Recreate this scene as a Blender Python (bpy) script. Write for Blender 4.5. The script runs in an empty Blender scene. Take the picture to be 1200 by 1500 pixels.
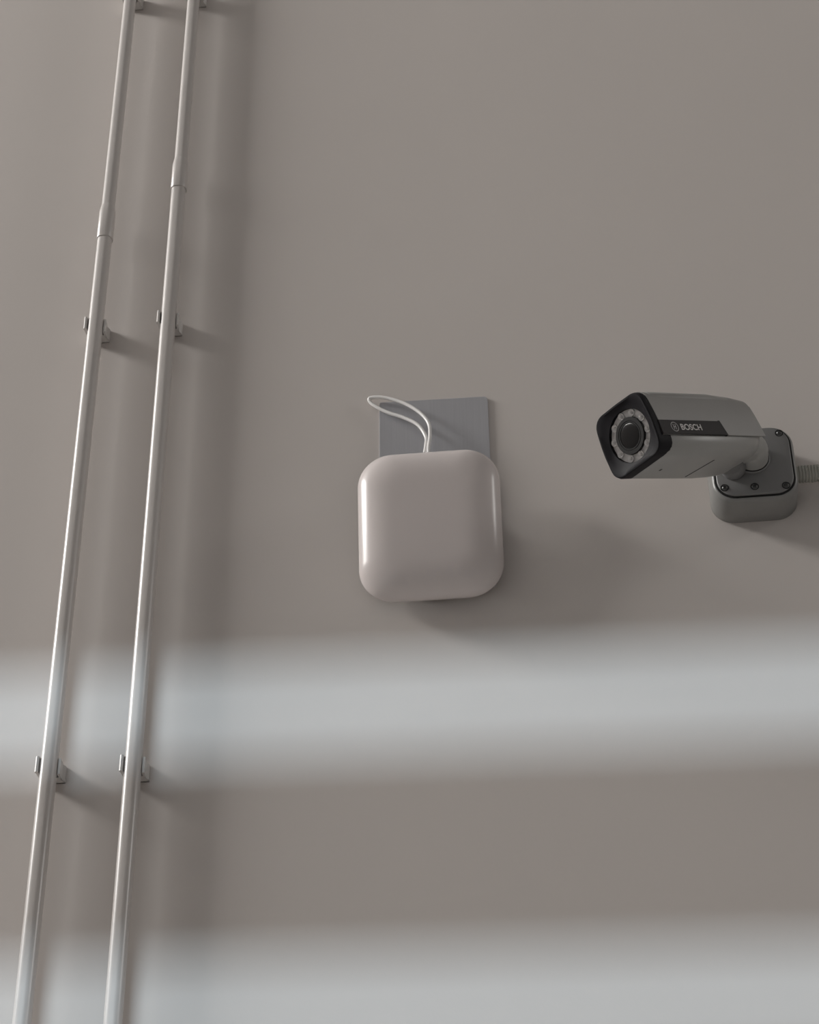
import bpy, math
from mathutils import Vector, Matrix

S = bpy.context.scene
COL = S.collection

# ------------------------------------------------------------------ camera
cam_d = bpy.data.cameras.new('camera')
cam = bpy.data.objects.new('camera', cam_d)
COL.objects.link(cam)
cR = Vector((0.99385527, 0.1103464, -0.0086815))
cU = Vector((0.06886279, -0.55500449, 0.82899212))
cF = Vector((-0.08665802, 0.82449602, 0.5591929))
m = Matrix((cR, cU, -cF)).transposed().to_4x4()
m.translation = Vector((0.28163858, -2.67961206, 1.5))
cam.matrix_world = m
cam_d.sensor_fit = 'VERTICAL'
cam_d.sensor_height = 36.0
cam_d.lens = 36.0 * 2830.0 / 1500.0
cam_d.clip_start = 0.05
S.camera = cam
S.cycles.max_bounces = 7
S.cycles.diffuse_bounces = 4

# ------------------------------------------------------------------ exposure
S.view_settings.view_transform = 'Standard'
S.view_settings.look = 'None'
S.view_settings.gamma = 1.0
S.view_settings.use_curve_mapping = False
S.view_settings.exposure = -1.5

# ------------------------------------------------------------------ sky outside, sun, daylight in the windows, added rear fill
W = bpy.data.worlds.new('sky')
S.world = W
W.use_nodes = True
bg = W.node_tree.nodes['Background']
bg.inputs[0].default_value = (0.62, 0.78, 1.0, 1)
bg.inputs[1].default_value = 0.6


def lamp(name, kind, loc, direction, color, energy, **kw):
    d = bpy.data.lights.new(name, kind)
    d.color = color
    d.energy = energy
    for k, v in kw.items():
        setattr(d, k, v)
    o = bpy.data.objects.new(name, d)
    COL.objects.link(o)
    o.location = loc
    o.rotation_euler = Vector(direction).to_track_quat('-Z', 'Y').to_euler()
    return o


# strip of bright overcast sky at the horizon behind, seen by the wall through the louvre
SKEW = math.radians(1.3)      # roofline and louvre are both a little out of level
sky = lamp('horizon_skylight', 'AREA', (-4.3, -14.0, 2.6), (0, 1, 0), (0.72, 0.89, 1.0), 3650.0,
           shape='RECTANGLE', size=8.6, size_y=0.13)
sky.rotation_euler = (Matrix.Rotation(SKEW, 3, 'Y') @ Vector((0, 1, 0)).to_track_quat('-Z', 'Y').to_matrix()).to_euler()
# daylight entering by the high side window
lamp('side_window_daylight', 'AREA', (-8.055, -1.80, 7.75), (1, 0, 0), (1.0, 0.985, 0.955), 2900.0,
     shape='RECTANGLE', size=2.9, size_y=1.9)
# fill light added low at the rear to lift the undersides
lamp('rear_fill_light', 'AREA', (-0.6, -6.255, 1.2), (0, 1, 0), (1.0, 0.99, 0.97), 22.0,
     shape='RECTANGLE', size=9.6, size_y=1.9)
# daylight entering by the far side window
lamp('far_window_daylight', 'AREA', (5.255, -1.45, 5.375), (-1, 0, 0), (1.0, 0.97, 0.94), 110.0,
     shape='RECTANGLE', size=0.6, size_y=1.3)


# ------------------------------------------------------------------ materials
def new_mat(name):
    mt = bpy.data.materials.new(name)
    mt.use_nodes = True
    nt = mt.node_tree
    return mt, nt, nt.nodes['Principled BSDF']


def paint(name, c, rough=0.5, metal=0.0, spec=0.5, var=0.04, vscale=12.0, bump=0.0, bscale=300.0, coat=0.0):
    mt, nt, p = new_mat(name)
    tc = nt.nodes.new('ShaderNodeTexCoord')
    nz = nt.nodes.new('ShaderNodeTexNoise')
    nz.inputs['Scale'].default_value = vscale
    nz.inputs['Detail'].default_value = 4
    nt.links.new(tc.outputs['Object'], nz.inputs['Vector'])
    rp = nt.nodes.new('ShaderNodeValToRGB')
    rp.color_ramp.elements[0].position = 0.3
    rp.color_ramp.elements[1].position = 0.7
    rp.color_ramp.elements[0].color = tuple(x * (1 - var) for x in c) + (1,)
    rp.color_ramp.elements[1].color = tuple(min(1, x * (1 + var)) for x in c) + (1,)
    nt.links.new(nz.outputs['Fac'], rp.inputs['Fac'])
    nt.links.new(rp.outputs['Color'], p.inputs['Base Color'])
    p.inputs['Roughness'].default_value = rough
    p.inputs['Metallic'].default_value = metal
    p.inputs['Specular IOR Level'].default_value = spec
    p.inputs['Coat Weight'].default_value = coat
    if bump:
        n2 = nt.nodes.new('ShaderNodeTexNoise')
        n2.inputs['Scale'].default_value = bscale
        n2.inputs['Detail'].default_value = 3
        nt.links.new(tc.outputs['Object'], n2.inputs['Vector'])
        b = nt.nodes.new('ShaderNodeBump')
        b.inputs['Strength'].default_value = bump
        b.inputs['Distance'].default_value = 0.002
        nt.links.new(n2.outputs['Fac'], b.inputs['Height'])
        nt.links.new(b.outputs['Normal'], p.inputs['Normal'])
    return mt


def thin_glass(name, tint, rough=0.02, ior=1.45):
    mt = bpy.data.materials.new(name)
    mt.use_nodes = True
    nt = mt.node_tree
    nt.nodes.clear()
    out = nt.nodes.new('ShaderNodeOutputMaterial')
    mx = nt.nodes.new('ShaderNodeMixShader')
    fr = nt.nodes.new('ShaderNodeFresnel')
    fr.inputs['IOR'].default_value = ior
    tr = nt.nodes.new('ShaderNodeBsdfTransparent')
    tr.inputs['Color'].default_value = tint + (1,)
    gl = nt.nodes.new('ShaderNodeBsdfGlossy')
    gl.inputs['Roughness'].default_value = rough
    nt.links.new(fr.outputs[0], mx.inputs[0])
    nt.links.new(tr.outputs[0], mx.inputs[1])
    nt.links.new(gl.outputs[0], mx.inputs[2])
    nt.links.new(mx.outputs[0], out.inputs[0])
    return mt


def brushed(name):
    mt, nt, p = new_mat(name)
    tc = nt.nodes.new('ShaderNodeTexCoord')
    mp = nt.nodes.new('ShaderNodeMapping')
    mp.inputs['Scale'].default_value = (420, 420, 6)
    nz = nt.nodes.new('ShaderNodeTexNoise')
    nz.inputs['Scale'].default_value = 1.0
    nz.inputs['Detail'].default_value = 3
    nt.links.new(tc.outputs['Object'], mp.inputs['Vector'])
    nt.links.new(mp.outputs['Vector'], nz.inputs['Vector'])
    rp = nt.nodes.new('ShaderNodeValToRGB')
    rp.color_ramp.elements[0].color = (0.44, 0.44, 0.47, 1)
    rp.color_ramp.elements[1].color = (0.51, 0.51, 0.54, 1)
    nt.links.new(nz.outputs['Fac'], rp.inputs['Fac'])
    nt.links.new(rp.outputs['Color'], p.inputs['Base Color'])
    p.inputs['Metallic'].default_value = 0.55
    p.inputs['Roughness'].default_value = 0.42
    return mt


M = dict(
    wall=paint('painted_wall', (0.56, 0.517, 0.492), 0.75, spec=0.25, var=0.012, vscale=2.2, bump=0.04, bscale=160),
    room=paint('painted_room', (0.23, 0.223, 0.215), 0.8, var=0.02, vscale=1.5),
    ceiling=paint('painted_ceiling', (0.27, 0.265, 0.26), 0.85, var=0.02, vscale=1.5),
    floor=paint('floor_screed', (0.48, 0.435, 0.405), 0.55, var=0.08, vscale=3.0),
    frame=paint('window_frame_paint', (0.55, 0.55, 0.54), 0.45),
    blade=paint('louvre_paint', (0.42, 0.42, 0.42), 0.5),
    pane=thin_glass('window_glass', (0.96, 0.98, 0.97)),
    pvc=paint('grey_white_pvc', (0.50, 0.468, 0.45), 0.31, spec=0.9, var=0.02, vscale=6),
    clip=paint('clip_pvc', (0.56, 0.537, 0.52), 0.38, var=0.03),
    apwhite=paint('gloss_white_plastic', (0.60, 0.545, 0.533), 0.27, var=0.01, coat=0.0),
    apback=paint('dark_plastic', (0.10, 0.095, 0.09), 0.6),
    plate=brushed('brushed_steel'),
    steel=paint('screw_steel', (0.35, 0.35, 0.35), 0.3, metal=0.9),
    cable=paint('white_cable_jacket', (0.78, 0.76, 0.75), 0.3, var=0.02),
    shield=paint('warm_grey_paint', (0.265, 0.258, 0.25), 0.38, var=0.02, bump=0.02, bscale=900),
    body=paint('mid_grey_paint', (0.30, 0.295, 0.285), 0.36, var=0.02, bump=0.02, bscale=900),
    box=paint('grey_cast_metal', (0.205, 0.203, 0.197), 0.36, var=0.03, bump=0.03, bscale=900),
    cover=paint('dark_grey_cover', (0.165, 0.163, 0.163), 0.42, var=0.03, bump=0.03, bscale=900),
    black=paint('black_plastic', (0.013, 0.012, 0.014), 0.55, spec=0.12, var=0.05),
    satin=paint('satin_black_strip', (0.022, 0.019, 0.020), 0.45, spec=0.15, var=0.05),
    gasket=paint('black_rubber', (0.006, 0.006, 0.006), 0.7),
    screw=paint('dark_screw', (0.06, 0.06, 0.06), 0.35, metal=0.6),
    lensglass=paint('lens_glass', (0.014, 0.013, 0.013), 0.25, spec=0.15),
    lensblack=paint('lens_black', (0.018, 0.017, 0.017), 0.5, spec=0.15),
    coverglass=thin_glass('camera_window', (0.975, 0.97, 0.97), 0.03, 1.22),
    ledboard=paint('led_board', (0.62, 0.605, 0.595), 0.4, var=0.08, vscale=120),
    reflector=paint('led_reflector', (0.80, 0.79, 0.78), 0.22, metal=0.2),
    led=paint('led_dome', (0.5, 0.49, 0.48), 0.1),
    print=paint('pale_print', (0.56, 0.54, 0.53), 0.5),
    emblem=paint('grey_print', (0.30, 0.29, 0.29), 0.5),
    flex=paint('grey_flexible_pvc', (0.33, 0.325, 0.29), 0.45, var=0.04),
)


# ------------------------------------------------------------------ mesh helpers
def obj(name, V, Fc, mat, parent=None, angle=35, smooth=True):
    me = bpy.data.meshes.new(name)
    me.from_pydata([tuple(v) for v in V], [], Fc)
    me.validate()
    import bmesh
    bm = bmesh.new()
    bm.from_mesh(me)
    bmesh.ops.remove_doubles(bm, verts=bm.verts, dist=1e-6)
    bmesh.ops.recalc_face_normals(bm, faces=bm.faces)
    bm.to_mesh(me)
    bm.free()
    if smooth:
        me.shade_smooth()
        me.set_sharp_from_angle(angle=math.radians(angle))
    me.materials.append(M[mat])
    o = bpy.data.objects.new(name, me)
    COL.objects.link(o)
    o.parent = parent
    return o


def loft(rings, cap0=True, cap1=True, closed=True):
    V, Fc = [], []
    n = len(rings[0])
    for r in rings:
        V += [Vector(p) for p in r]
    for i in range(len(rings) - 1):
        for j in range(n if closed else n - 1):
            k = (j + 1) % n
            Fc.append((i * n + j, i * n + k, (i + 1) * n + k, (i + 1) * n + j))
    if cap0:
        Fc.append(tuple(range(n)))
    if cap1:
        Fc.append(tuple(range((len(rings) - 1) * n, len(rings) * n)))
    return V, Fc


def merge(*parts):
    V, Fc = [], []
    for v, f_ in parts:
        b = len(V)
        V += list(v)
        Fc += [tuple(i + b for i in t) for t in f_]
    return V, Fc


def box(x0, x1, y0, y1, z0, z1):
    V = [(x, y, z) for x in (x0, x1) for y in (y0, y1) for z in (z0, z1)]
    Fc = [(0, 1, 3, 2), (4, 6, 7, 5), (0, 4, 5, 1), (2, 3, 7, 6), (0, 2, 6, 4), (1, 5, 7, 3)]
    return [Vector(v) for v in V], Fc


def rrect(w, h, r, n=8):
    """rounded rectangle outline (a, b), counter-clockwise, 4 * (n + 1) points"""
    P = []
    r = min(r, w / 2 - 1e-5, h / 2 - 1e-5)
    for q, (cx, cy) in enumerate(((w / 2 - r, h / 2 - r), (-w / 2 + r, h / 2 - r), (-w / 2 + r, -h / 2 + r), (w / 2 - r, -h / 2 + r))):
        for i in range(n + 1):
            t = math.pi / 2 * (q + i / n)
            P.append((cx + r * math.cos(t), cy + r * math.sin(t)))
    return P


def circle(r, n=36, c=(0, 0), t0=0.0):
    return [(c[0] + r * math.cos(t0 + 2 * math.pi * i / n), c[1] + r * math.sin(t0 + 2 * math.pi * i / n)) for i in range(n)]


def lathe_z(profile, n=32, cx=0.0, cy=0.0, cap0=True, cap1=True):
    return loft([[(x, y, z) for x, y in circle(r, n, (cx, cy))] for r, z in profile], cap0, cap1)


def lathe_x(profile, n=32, cy=0.0, cz=0.0, cap0=True, cap1=True):
    return loft([[(x, a, b) for a, b in circle(r, n, (cy, cz))] for r, x in profile], cap0, cap1)


def tube(path, radii, n=14, cap=True, t0=None):
    P = [Vector(p) for p in path]
    if not hasattr(radii, '__len__'):
        radii = [radii] * len(P)
    rings = []
    ref = None
    for i, p in enumerate(P):
        t = (P[min(i + 1, len(P) - 1)] - P[max(i - 1, 0)]).normalized()
        if i == 0 and t0 is not None:
            t = Vector(t0)
        if ref is None:
            ref = t.orthogonal().normalized()
        ref = (ref - t * ref.dot(t)).normalized()
        b = t.cross(ref)
        rings.append([p + (ref * math.cos(2 * math.pi * k / n) + b * math.sin(2 * math.pi * k / n)) * radii[i] for k in range(n)])
    return loft(rings, cap, cap)


def spline(P, per=6):
    P = [Vector(p) for p in P]
    out = []
    for i in range(len(P) - 1):
        p0, p1, p2, p3 = P[max(i - 1, 0)], P[i], P[i + 1], P[min(i + 2, len(P) - 1)]
        for k in range(per):
            t = k / per
            out.append(0.5 * ((2 * p1) + (p2 - p0) * t + (2 * p0 - 5 * p1 + 4 * p2 - p3) * t * t + (3 * p1 - p0 - 3 * p2 + p3) * t ** 3))
    out.append(P[-1])
    return out


def tag(o, label, cat, group=None):
    o['label'] = label
    o['category'] = cat
    if group:
        o['group'] = group
    return o


def thing(name, loc, label, cat, group=None, rot=None):
    o = bpy.data.objects.new(name, None)
    o.empty_display_size = 0.05
    COL.objects.link(o)
    mt = (rot or Matrix.Identity(3)).to_4x4()
    mt.translation = Vector(loc)
    o.matrix_world = mt
    return tag(o, label, cat, group)


def struct(name, VF, mat, parent=None):
    o = obj(name, VF[0], VF[1], mat, parent, smooth=False)
    if parent is None:
        o['kind'] = 'structure'
    return o


# ------------------------------------------------------------------ the room
X0, X1, Y0, Z1 = -8.0, 5.2, -6.2, 9.6
struct('floor', box(X0 - .2, X1 + .2, Y0 - .2, 0.2, -0.2, 0), 'floor')
struct('ceiling', box(X0 - .2, X1 + .2, Y0 - .2, 0.2, Z1, Z1 + .2), 'ceiling')
struct('wall_front', box(X0 - .2, X1 + .2, 0, 0.2, 0, Z1), 'wall')



def holed_wall(fixed0, fixed1, axis, a0, a1, z0, z1, holes):
    """a wall slab with rectangular openings, cut into a grid of blocks"""
    A = sorted({a0, a1} | {h[0] for h in holes} | {h[1] for h in holes})
    Zs = sorted({z0, z1} | {h[2] for h in holes} | {h[3] for h in holes})
    parts = []
    for i in range(len(A) - 1):
        for j in range(len(Zs) - 1):
            ca, cz = (A[i] + A[i + 1]) / 2, (Zs[j] + Zs[j + 1]) / 2
            if any(h[0] < ca < h[1] and h[2] < cz < h[3] for h in holes):
                continue
            if axis == 'y':
                parts.append(box(fixed0, fixed1, A[i], A[i + 1], Zs[j], Zs[j + 1]))
            else:
                parts.append(box(A[i], A[i + 1], fixed0, fixed1, Zs[j], Zs[j + 1]))
    return merge(*parts)


SW = (-3.28, -0.32, 6.78, 8.72)     # high side window
RW = (-5.40, 4.20, 0.25, 2.15)      # low rear glazing, unseen, added for fill from below
FW = (-1.80, -1.10, 4.65, 6.10)     # far side window
struct('wall_left', holed_wall(X0 - .2, X0, 'y', Y0, 0, 0, Z1, [SW]), 'room')
struct('wall_right', holed_wall(X1, X1 + .2, 'y', Y0, 0, 0, Z1, [FW]), 'room')
struct('wall_back', holed_wall(Y0 - .2, Y0, 'x', X0, X1, 0, Z1, [(-5.2, 0.5, 2.40, 2.95), RW]), 'room')


def glazed(name, hole, n, axis, d0, d1):
    """a frame with n upright divisions in a wall opening, and a pane in each"""
    a0, a1, z0, z1 = hole
    fw = .04
    bx = (lambda a, b, c, d, e0, e1: box(e0, e1, a, b, c, d)) if axis == 'y' else (lambda a, b, c, d, e0, e1: box(a, b, e0, e1, c, d))
    parts = [bx(a0, a1, z0, z0 + fw, d0, d1), bx(a0, a1, z1 - fw, z1, d0, d1)]
    xs = [a0 + (a1 - a0 - fw) * i / n for i in range(n + 1)]
    parts += [bx(x, x + fw, z0 + fw, z1 - fw, d0, d1) for x in xs]
    w = struct(name, merge(*parts), 'frame')
    dm = (d0 + d1) / 2
    for i in range(n):
        struct('pane', bx(xs[i] + fw, xs[i + 1], z0 + fw, z1 - fw, dm - .003, dm + .003), 'pane', w)


glazed('window_1', SW, 3, 'y', X0 - .1, X0 - .04)
glazed('rear_fill_window', RW, 6, 'x', Y0 - .1, Y0 - .04)  # invented glazing that houses the added rear fill light
glazed('window_4', FW, 1, 'y', X1 + .04, X1 + .1)
# window_3: rear opening shaded by broad louvre blades, slightly out of level
w3 = struct('window_3', merge(box(-5.2, -5.16, Y0 - .12, Y0 - .02, 2.40, 2.95), box(0.46, 0.5, Y0 - .12, Y0 - .02, 2.40, 2.95)), 'frame')
for za, zb in ((2.835, 3.10), (2.566, 2.742), (2.20, 2.478)):
    V, Fc = box(-5.3, 0.6, -0.006, 0.006, za, zb)
    rot = Matrix.Rotation(SKEW, 3, 'Y')
    pv = Vector((-1.9, 0, 2.7))
    V = [rot @ (v - pv) + pv + Vector((0, Y0 - .21, 0)) for v in V]
    struct('louvre_blade', (V, Fc), 'blade', w3)

# ------------------------------------------------------------------ wall conduits
PS = 0.035     # pipe axis to wall
W_LOW, W_UP, W_BELL = 0.0262, 0.0240, 0.0296


def sq_loft(profile, cap0=True, cap1=True):
    """square tube with rounded corners along z from (width, z) pairs"""
    return loft([[(a, b, z) for a, b in rrect(w, w, .0106 * w / W_LOW, 8)] for w, z in profile], cap0, cap1)


def conduit(x, zb, zt, label):
    t = thing('conduit_pipe', (x, -PS, 0), label, 'pipe', 'vertical wall conduits')
    V, Fc = sq_loft([(W_LOW, 0.0), (W_LOW, zb + 0.03)])
    obj('tube', V, Fc, 'pvc', t)
    V, Fc = sq_loft([(W_UP, zt - 0.012), (W_UP, Z1)])
    obj('tube', V, Fc, 'pvc', t)
    V, Fc = sq_loft([(W_LOW + .0004, zb + .004), (W_LOW + .0004, zb), (W_BELL - .0008, zb), (W_BELL, zb + .001), (W_BELL, zt - .016), (W_BELL - .0012, zt - .011),
                     (W_UP + .0014, zt - .001), (W_UP + .0004, zt + .001)], False, False)
    c = obj('coupling', V, Fc, 'pvc', t)
    c['label'] = 'flared coupling sleeve'
    return t


PX1, PX2 = -0.5665, -0.4320
conduit(PX1, 3.957, 4.040, 'left white plastic conduit pipe, the one farther from the security camera')
conduit(PX2, 4.069, 4.146, 'right white plastic conduit pipe, the one nearer the white rounded box')


def pipe_clip(x, z, label):
    t = thing('pipe_clip', (x, 0, z), label, 'clip', 'conduit clips on the wall')
    h = 0.0135
    # base block against the wall, waisted, ends behind the pipe
    def prism(out):
        return loft([[(a, -b, -h + .0012) for a, b in out], [(a, -b, -h) for a, b in out], [(a, -b, h) for a, b in out]])
    hw = W_LOW / 2
    base = [(-.0185, 0), (.0185, 0), (.0185, .006), (.0155, .012), (.0155, PS - hw - .0035), (-.0155, PS - hw - .0035), (-.0155, .012), (-.0185, .006)]
    V, Fc = prism(base)
    obj('base', V, Fc, 'clip', t, angle=25)
    for sgn in (-1, 1):
        xi, xo = hw + .0004, hw + (.0050 if sgn < 0 else .0036)
        yb = PS - hw - .0034
        tip = PS + (hw - .0045 if sgn < 0 else -.003)      # the left jaw hooks round the tube, the right one is shorter
        out = [(xi - .004, yb), (xo, yb), (xo + .0002, tip - .004), (xo + .0014, tip - .001), (xo + .0010, tip + .0016), (xo - .0010, tip + .0026),
               (xi + .0004, tip + .0016), (xi, tip - .001), (xi, yb + .0030), (xi - .004, yb + .0030)]
        out = [(sgn * a, b) for a, b in out]
        V, Fc = loft([[(a, -b, -h) for a, b in out], [(a, -b, h) for a, b in out]])
        obj('jaw', V, Fc, 'clip', t, angle=30)
    return t


pipe_clip(PX1, 2.862, 'plastic clip on the left conduit below the white box, at the bright light band')
pipe_clip(PX2, 2.856, 'plastic clip on the right conduit below the white box, at the bright light band')
pipe_clip(PX1, 3.750, 'plastic clip on the left conduit just above the white box height, below its coupling')
pipe_clip(PX2, 3.752, 'plastic clip on the right conduit just above the white box height, below its coupling')
pipe_clip(PX1, 4.640, 'plastic clip on the left conduit cut off by the top of the photo')
pipe_clip(PX2, 4.630, 'plastic clip on the right conduit cut off by the top of the photo')

# ------------------------------------------------------------------ steel plate behind the access point
t = thing('mounting_plate', (0.045, 0, 3.14), 'grey brushed steel plate on the wall behind the white rounded box', 'plate')
pw, pz1 = 0.1905, 0.4065
edge = []
for i in range(9):                                  # right edge, bottom to top, a little uneven
    z = 0.02 + (pz1 - 0.030) * i / 8
    edge.append((pw / 2 + 0.0009 * math.sin(9 * z + 1.0) - 0.0003, z))
edge += [(pw / 2 - .0018, pz1 - .004), (pw / 2 - .006, pz1), (-pw / 2 + .003, pz1 + .0035), (-pw / 2, pz1 + .0015)]
for i in range(7):
    z = pz1 - .01 - (pz1 - .03) * i / 6
    edge.append((-pw / 2 + 0.0005 * math.sin(11 * z), z))
V, Fc = loft([[(a, 0, b) for a, b in edge], [(a, -.0036, b) for a, b in edge], [(a * .996, -.0042, b - .0006) for a, b in edge]])
obj('plate', V, Fc, 'plate', t, angle=40)
for sx in (-0.06, 0.06):                            # two rails that carry the access point
    V, Fc = box(sx - .012, sx + .012, -.0135, -.004, 0.03, 0.15)
    obj('rail', V, Fc, 'plate', t)

# ------------------------------------------------------------------ access point
tilt = math.radians(9.0)
rotT = Matrix.Rotation(tilt, 3, 'X')
AW, AH, AT = 0.237, 0.264, 0.046
t = thing('access_point', (0.0385, -0.0145, 3.128), 'white glossy rounded square wireless access point with blank front', 'access point', rot=rotT)
rings = []
DEP = 0.034
for i in range(4):
    y = -0.004 - (AT - DEP - 0.004) * i / 3
    rings.append([(a, y, b + AH / 2) for a, b in rrect(AW - .004 * (1 - i / 3), AH - .004 * (1 - i / 3), 0.058, 14)])
ROLL = 0.072
for i in range(1, 25):
    f_ = (i / 24) ** 1.8
    ins = ROLL * f_
    y = -(AT - DEP) - DEP * (1 - (1 - f_) ** 3) ** 0.55
    rings.append([(a, y, b + AH / 2) for a, b in rrect(AW - 2 * ins, AH - 2 * ins, max(0.058 - ins * .5, .01), 14)])
for sc in (.6, .2):
    rings.append([(a * sc, -AT - .0004, b * sc + AH / 2) for a, b in rrect(AW - 2 * ROLL, AH - 2 * ROLL, 0.058 - ROLL * .5, 14)])
V, Fc = loft(rings)
obj('front_cover', V, Fc, 'apwhite', t, angle=60)
V, Fc = loft([[(a, y, b + AH / 2) for a, b in rrect(AW - .022, AH - .014, 0.052, 10)] for y in (-.0045, 0.0)])
o = obj('back_panel', V, Fc, 'apback', t)
o['label'] = 'dark recessed back panel'
V, Fc = box(-.012, .012, -.022, -.006, AH - .010, AH - .0035)
obj('cable_port', V, Fc, 'apback', t)

# ------------------------------------------------------------------ looped white cable above it
loop = [(0.031, -0.036, 3.372), (0.0302, -0.035, 3.4057), (0.0324, -0.03, 3.4319), (0.0322, -0.026, 3.4521), (0.0192, -0.022, 3.4809),
        (-0.0061, -0.016, 3.5037), (-0.0327, -0.012, 3.5195), (-0.0533, -0.01, 3.5347), (-0.0654, -0.009, 3.5471),
        (-0.0677, -0.01, 3.5555), (-0.0578, -0.012, 3.5561), (-0.0372, -0.014, 3.5512), (-0.008, -0.018, 3.535),
        (0.0149, -0.022, 3.515), (0.0304, -0.026, 3.4944), (0.0387, -0.029, 3.4739), (0.0398, -0.032, 3.447),
        (0.0375, -0.036, 3.4228), (0.0376, -0.04, 3.4014), (0.0376, -0.041, 3.372)]
V, Fc = tube(spline(loop, 5), 0.0031, 12)
tag(obj('network_cable', V, Fc, 'cable', None, angle=60), 'thin white cable looping over the steel plate above the white box', 'cable')

# ------------------------------------------------------------------ junction box
BX, BZ = 0.5705, 3.3225
t = thing('junction_box', (BX, 0, BZ - 0.0725), 'grey rounded square wall junction box carrying the security camera', 'junction box')
zc = 0.0725


def bring(w, h, r, y, n=10):
    return [(a, -y, b + zc) for a, b in rrect(w, h, r, n)]


V, Fc = loft([bring(.1385, .143, .036, 0), bring(.1410, .1455, .037, .002), bring(.1405, .145, .037, .03), bring(.1395, .144, .037, .056),
              bring(.1380, .1425, .0365, .0605), bring(.1345, .139, .035, .0642), bring(.1305, .135, .033, .0655)])
obj('housing', V, Fc, 'box', t, angle=50)
V, Fc = loft([bring(.1300, .1345, .033, .0650), bring(.1296, .1341, .033, .0664)])
o = obj('gasket', V, Fc, 'gasket', t)
o['label'] = 'black rubber seal line'
V, Fc = loft([bring(.1235, .128, .031, .0655), bring(.1240, .1285, .031, .0695), bring(.1228, .1273, .0305, .0708), bring(.1205, .125, .0295, .0714)])
cov = obj('cover_plate', V, Fc, 'cover', t, angle=50)
for sx, sz in ((-.0505, -.0490), (-.0025, -.0505), (.0475, -.0525), (.0480, .0520)):
    V, Fc = loft([[(a, -.0705, b + zc) for a, b in circle(.0068, 20, (sx, sz))], [(a, -.0718, b + zc) for a, b in circle(.0068, 20, (sx, sz))],
                  [(a, -.0718, b + zc) for a, b in circle(.0052, 20, (sx, sz))], [(a, -.0708, b + zc) for a, b in circle(.0050, 20, (sx, sz))]])
    s_ = obj('screw_well', V, Fc, 'gasket', t)
    V, Fc = loft([[(a, -.0700, b + zc) for a, b in circle(.0040, 18, (sx, sz))], [(a, -.0722, b + zc) for a, b in circle(.0040, 18, (sx, sz))],
                  [(a, -.0735, b + zc) for a, b in circle(.0026, 18, (sx, sz))]])
    obj('screw', V, Fc, 'screw', s_)

# ------------------------------------------------------------------ flexible conduit from the box to the right
prof = []
x = BX + 0.0690
pitch = 0.0050
while x < X1 - 0.003:
    prof += [(.0130, x), (.0130, x + .0012), (.0147, x + .0019), (.0147, x + .0041), (.0130, x + .0048)]
    x += pitch
V, Fc = lathe_x(prof, 18, -.030, 3.3180)
tag(obj('flexible_conduit', V, Fc, 'flex', None, angle=60), 'grey ribbed flexible conduit leaving the junction box to the right', 'conduit')

# ------------------------------------------------------------------ security camera
al, ta = math.radians(42), math.radians(22)
va = Vector((-math.cos(ta) * math.cos(al), -math.cos(ta) * math.sin(al), -math.sin(ta)))     # where it points
vs = Vector((math.sin(al), -math.cos(al), 0))                                               # its lettered side
vu = va.cross(vs)                                                                           # its top
FACE = Vector((0.37618746, -0.26, 3.24982881)) + vs * -0.005 + vu * 0.006 + Vector((-0.0009, -0.0227, -0.0164))
rotC = Matrix((-va, -vs, vu)).transposed()          # local x to the rear, y away from the lettered side, z up
BASE = Vector((BX, -0.0714, 3.3247))
t = thing('security_camera', BASE, 'grey bullet security camera with black front on a wall junction box', 'camera', rot=rotC)
OFF = rotC.transposed() @ (FACE - BASE)


def cobj(name, VF, mat, parent=None, angle=35):
    o = obj(name, [Vector(v) + OFF for v in VF[0]], VF[1], mat, parent or t, angle)
    return o


def shield_section(k, drop, z0):
    """open outline from the near lower edge over the roof to the far lower edge; k narrows it, drop lowers the roof"""
    P = [(-.0575, z0), (-.0575, -.004), (-.0570, .010), (-.0555, .026)]
    r, zt, hw = .0215, .0545 - drop, .0546
    for i in range(9):
        q = math.radians(176 - (176 - 93) * i / 8)
        P.append((-(hw - r) + r * math.cos(q), zt - r + r * math.sin(q)))
    P.append((0, zt + .0008))
    Q = [(-a, b) for a, b in reversed(P[:-1])]
    return [(a * k, b) for a, b in P + Q]


def shell_rings(th):
    out = []
    for x, k, d in ((.000, 1, 0), (.002, 1, 0), (.10, 1, .0), (.17, 1, .001), (.205, .995, .0035), (.246, .985, .0085)):
        sec = shield_section(k, d, -.0285)
        ring = []
        n = len(sec)
        for i, (a, b) in enumerate(sec):
            if th:
                p0, p1 = sec[max(i - 1, 0)], sec[min(i + 1, n - 1)]
                tx, tz = p1[0] - p0[0], p1[1] - p0[1]
                L = math.hypot(tx, tz)
                a, b = a + th * tz / L, b - th * tx / L
            lean = 0
            hgt = (b + .0285) / .086
            if x < .001:
                lean = .003 * (1 - hgt)
            if x > .23:
                lean = .012 * (1 - hgt) - .012       # the rear edge slants
            ring.append((x + lean, a, b))
        out.append(ring)
    return out


outer, inner = shell_rings(0), shell_rings(.0025)
V, Fc = loft([o_ + list(reversed(i_)) for o_, i_ in zip(outer, inner)], False, False)
nn, nr, half = len(outer[0]) * 2, len(outer), len(outer[0])
for e in (0, nr - 1):
    for j in range(half - 1):
        Fc.append((e * nn + j, e * nn + j + 1, e * nn + nn - 2 - j, e * nn + nn - 1 - j))
cobj('sun_shield', (V, Fc), 'shield', angle=30)


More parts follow.
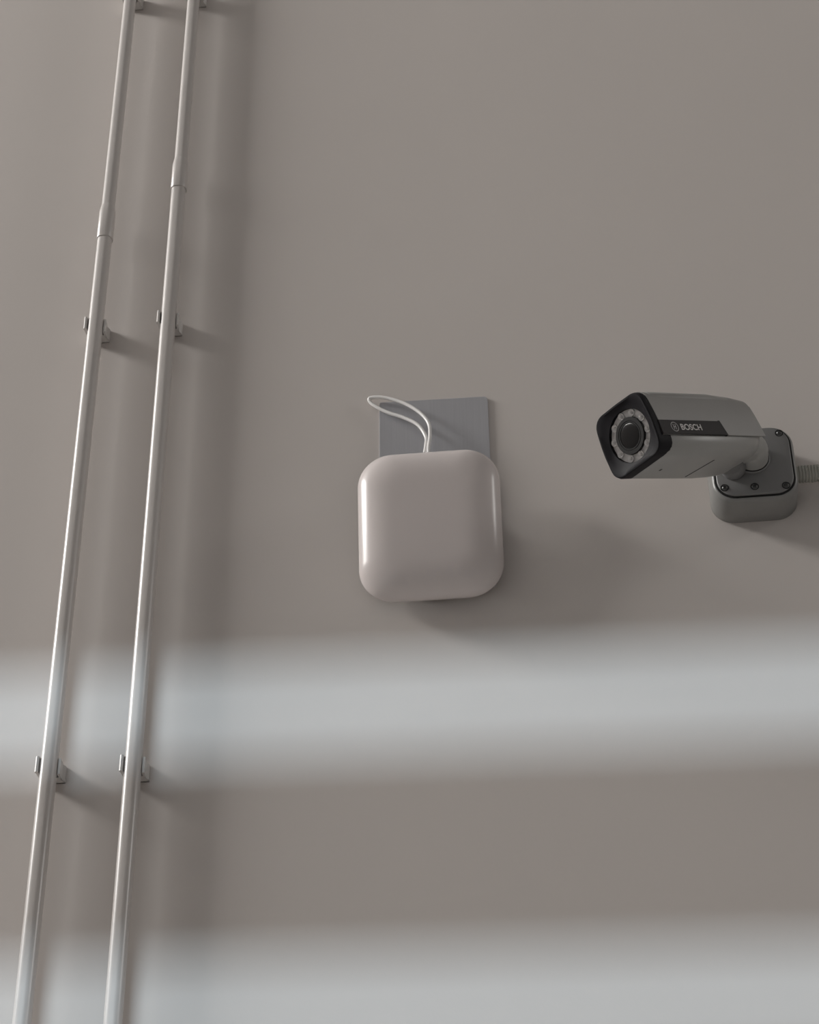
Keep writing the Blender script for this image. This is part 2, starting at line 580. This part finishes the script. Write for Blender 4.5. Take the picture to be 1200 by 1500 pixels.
def body_section(hw, zb, zt, r, n=8):
    P = []
    for q, (cx, cz) in enumerate(((hw - .012, zt - .012), (-hw + .012, zt - .012))):
        for i in range(n + 1):
            a = math.pi / 2 * (q + i / n)
            P.append((cx + .012 * math.cos(a), cz + .012 * math.sin(a)))
    for q, (cx, cz) in enumerate(((-hw + r, zb + r), (hw - r, zb + r))):
        for i in range(n + 1):
            a = math.pi / 2 * (q + 2 + i / n)
            P.append((cx + r * math.cos(a), cz + r * math.sin(a)))
    return P


br = []
for x, hw, zb, zt, r in ((.010, .0525, -.054, .050, .024), (.012, .054, -.0555, .0515, .025), (.15, .054, -.0555, .0515, .025), (.190, .0535, -.054, .047, .026),
                         (.220, .0532, -.051, .043, .028), (.240, .0515, -.045, .040, .030), (.251, .046, -.037, .036, .030), (.257, .037, -.028, .028, .026)):
    br.append([(x, a, b) for a, b in body_section(hw, zb, zt, r)])
body = cobj('housing', loft(br), 'body', angle=50)

# thin joint line across the lower edge of the housing
path = [(.1368 - .0115 * k / 8, -.0262 + .058 * k / 8) for k in range(9)]
path[-1] = (path[-1][0], .029)
V, Fc = loft([[(x_ - .0010, y_, -.0550), (x_ + .0010, y_, -.0550), (x_ + .0010, y_, -.0559), (x_ - .0010, y_, -.0559)] for x_, y_ in path])
cobj('joint_line', (V, Fc), 'gasket', body)


def polar(w, h, r, nn, x):
    """rounded rectangle sampled by polar angle so that it can be lofted to circles"""
    out = []
    for i in range(nn):
        q = 2 * math.pi * (i + .5) / nn
        lo, hi = 0.0, 0.2
        for _ in range(40):
            mid = (lo + hi) / 2
            a, b = abs(mid * math.cos(q)), abs(mid * math.sin(q))
            dx, dz = a - (w / 2 - r), b - (h / 2 - r)
            sd = math.hypot(max(dx, 0), max(dz, 0)) + min(max(dx, dz), 0) - r
            if sd < 0:
                lo = mid
            else:
                hi = mid
        out.append((x, lo * math.cos(q), lo * math.sin(q)))
    return out


def cring(r, nn, x):
    return [(x, r * math.cos(2 * math.pi * (i + .5) / nn), r * math.sin(2 * math.pi * (i + .5) / nn)) for i in range(nn)]


NN = 72


# front outline: roof and sides as the shield, rounded lower corners
OUT = [(-a, b) for a, b in shield_section(1.0, 0.0, -.010)]      # far side first
for cx, q0 in ((-.0345, 180), (.0345, 270)):
    for i in range(9):
        q = math.radians(q0 + 90 * i / 8)
        OUT.append((cx + .0215 * math.cos(q), -.0330 + .0215 * math.sin(q)))


def outline(k, x, nn=NN):
    """front outline scaled by k, sampled by polar angle"""
    res = []
    for i in range(nn):
        q = 2 * math.pi * (i + .5) / nn
        d = (math.cos(q), math.sin(q))
        best = 0
        for (ax_, ay_), (bx_, by_) in zip(OUT, OUT[1:] + OUT[:1]):
            ex_, ey_ = bx_ - ax_, by_ - ay_
            den = d[0] * ey_ - d[1] * ex_
            if abs(den) < 1e-12:
                continue
            tt = (ax_ * ey_ - ay_ * ex_) / den
            uu = (ax_ * d[1] - ay_ * d[0]) / den
            if -1e-9 <= uu <= 1 + 1e-9 and tt > best:
                best = tt
        res.append((x, best * k * d[0], best * k * d[1]))
    return res


bz = [outline(.965, .020), outline(.985, .012), outline(.990, -.004), outline(.975, -.0085), outline(.950, -.0100), outline(.915, -.0100),
      polar(.0940, .0945, .033, NN, -.0070), polar(.0870, .0875, .037, NN, -.0050), cring(.0418, NN, -.0040), cring(.0416, NN, .017)]
cobj('front_bezel', loft(bz, True, True), 'black', angle=28)
FRONT = OFF.copy()
OFF = OFF + Vector((-.008, 0, 0))
board = cobj('led_board', loft([cring(.0413, NN, .0095), cring(.0290, NN, .0095), cring(.0290, NN, .0165), cring(.0413, NN, .0165), cring(.0413, NN, .0095)], False, False), 'ledboard')
for i in range(10):
    q = 2 * math.pi * (i + .3) / 10
    cy, cz = .0352 * math.cos(q), .0352 * math.sin(q)
    rf = cobj('led_reflector', loft([[(xx, cy + a, cz + b) for a, b in circle(r, 18)] for r, xx in ((.0060, .0096), (.0060, .0068), (.0054, .0068), (.0028, .0090))]), 'reflector', board)
    cobj('led_bulb', loft([[(xx, cy + a, cz + b) for a, b in circle(r, 14)] for r, xx in ((.0024, .0092), (.0023, .0076), (.0012, .0068))]), 'led', rf)
cobj('cover_window', loft([cring(.0418, NN, .0062), cring(.0418, NN, .0054)]), 'coverglass')
lens = cobj('lens_barrel', loft([cring(.0288, NN, .017), cring(.0288, NN, .0050), cring(.0284, NN, .0046), cring(.0232, NN, .0046), cring(.0228, NN, .0052),
                                 cring(.0222, NN, .0052), cring(.0218, NN, .0046), cring(.0200, NN, .0046), cring(.0196, NN, .0054)]), 'lensblack', angle=25)
dome = [(.0194 * math.cos(q), .0054 - .0012 * math.sin(q)) for q in [math.pi / 2 * i / 8 for i in range(8)]]
cobj('lens_glass', loft([cring(r, NN, x) for r, x in dome]), 'lensglass', lens, 60)
OFF = FRONT

# black lettered strip on the side facing the room
yS = -.0588
st = [(.000, -.0045), (.1405, -.0045), (.1480, -.0285), (.000, -.0285)]
strip = cobj('name_strip', loft([[(a, -.0535, b) for a, b in st], [(a, yS + .0008, b) for a, b in st], [(a * .999 + .0004, yS, b * .985 - .0003) for a, b in st]]), 'satin', angle=25)
seg = [(.1402, -.0035), (.1440, -.0035), (.1520, -.0290), (.1482, -.0290)]
cobj('strip_end_gap', loft([[(a, -.0535, b) for a, b in seg], [(a, yS + .0004, b) for a, b in seg]]), 'gasket', strip)


def lettering(text, x0, x1, zbase, height, y, mat, parent):
    cu = bpy.data.curves.new('lettering', 'FONT')
    cu.body = text
    cu.size = 1.0
    cu.extrude = 0.0
    cu.offset = 0.022
    tmp = bpy.data.objects.new('lettering_source', cu)
    COL.objects.link(tmp)
    bpy.context.view_layer.update()
    dg = bpy.context.evaluated_depsgraph_get()
    me = bpy.data.meshes.new_from_object(tmp.evaluated_get(dg))
    V = [v.co.copy() for v in me.vertices]
    Fc = [tuple(p.vertices) for p in me.polygons]
    bpy.data.objects.remove(tmp)
    bpy.data.curves.remove(cu)
    bpy.data.meshes.remove(me)
    ax, bx = min(v.x for v in V), max(v.x for v in V)
    ay, by = min(v.y for v in V), max(v.y for v in V)
    V = [Vector((x0 + (v.x - ax) / (bx - ax) * (x1 - x0), y, zbase + (v.y - ay) / (by - ay) * height)) for v in V]
    o = cobj('lettering', (V, Fc), mat, parent)
    o['label'] = 'pale capital letters spelling the maker name'
    return o


lettering('BOSCH', .0455, .0935, -.0219, .0106, yS - .00025, 'print', strip)


def flat_ring(cx, cz, ro, ri, y, n=28, a0=0.0, a1=2 * math.pi, sx=1.0):
    V, Fc = [], []
    for i in range(n + 1):
        q = a0 + (a1 - a0) * i / n
        V += [Vector((cx + sx * ro * math.cos(q), y, cz + ro * math.sin(q))), Vector((cx + sx * ri * math.cos(q), y, cz + ri * math.sin(q)))]
    for i in range(n):
        Fc.append((2 * i, 2 * i + 2, 2 * i + 3, 2 * i + 1))
    return V, Fc


ex, ez, ey = .0315, -.0165, yS - .00025


def flat_bar(x0, x1, z0, z1):
    return [Vector((x0, ey, z0)), Vector((x1, ey, z0)), Vector((x1, ey, z1)), Vector((x0, ey, z1))], [(0, 1, 2, 3)]


em = cobj('emblem', merge(flat_ring(ex, ez, .0084, .0070, ey), flat_bar(ex - .0030, ex - .0014, ez - .0046, ez + .0046),
                          flat_bar(ex + .0014, ex + .0030, ez - .0046, ez + .0046), flat_bar(ex - .0014, ex + .0014, ez - .0008, ez + .0008)), 'emblem', strip)
em['label'] = 'round emblem with a ring around an armature mark'

# small drain slot under the front
V, Fc = box(.0425, .0460, .0040, .0090, -.0559, -.0545)
cobj('drain_slot', (V, Fc), 'gasket', body)


# swivel arm between the cover plate and the rear of the housing (laid out in room axes)
def wl(p):
    return rotC.transposed() @ (Vector(p) - BASE)


def wobj(name, VF, mat, angle=40, parent=None):
    return obj(name, [wl(v) for v in VF[0]], VF[1], mat, parent or t, angle)


KX, KZ = BX - .001, 3.3247
col = wobj('swivel_collar', tube([(KX, -.0716, KZ), (KX, -.0750, KZ), (KX, -.0760, KZ)], [.0285, .0285, .0272], 40), 'cover')
wobj('collar_gap', tube([(KX, -.0758, KZ), (KX, -.0778, KZ)], [.0268, .0268], 40), 'gasket', parent=col)
rear = FACE - va * .225 - vu * .004
wobj('swivel_arm', tube(spline([(KX, -.0776, KZ), (KX - .001, -.0900, KZ + .0008), (KX - .007, -.1040, KZ + .0030), tuple(rear), tuple(FACE - va * .20)], 6),
                        [.0258] * 7 + [.0268] * 6 + [.0300] * 6 + [.0330] * 6, 36, True, (0, -1, 0)), 'body', 60)
under = FACE - va * .190 - vu * .026 + vs * .000
wobj('arm_foot', tube(spline([(BX - .034, -.0722, 3.3060), (BX - .034, -.0860, 3.3060), (BX - .040, -.1000, 3.3060), tuple(under)], 6),
                      [.0190 + .0003 * i for i in range(19)], 36, True, (0, -1, 0)), 'cover', 60)
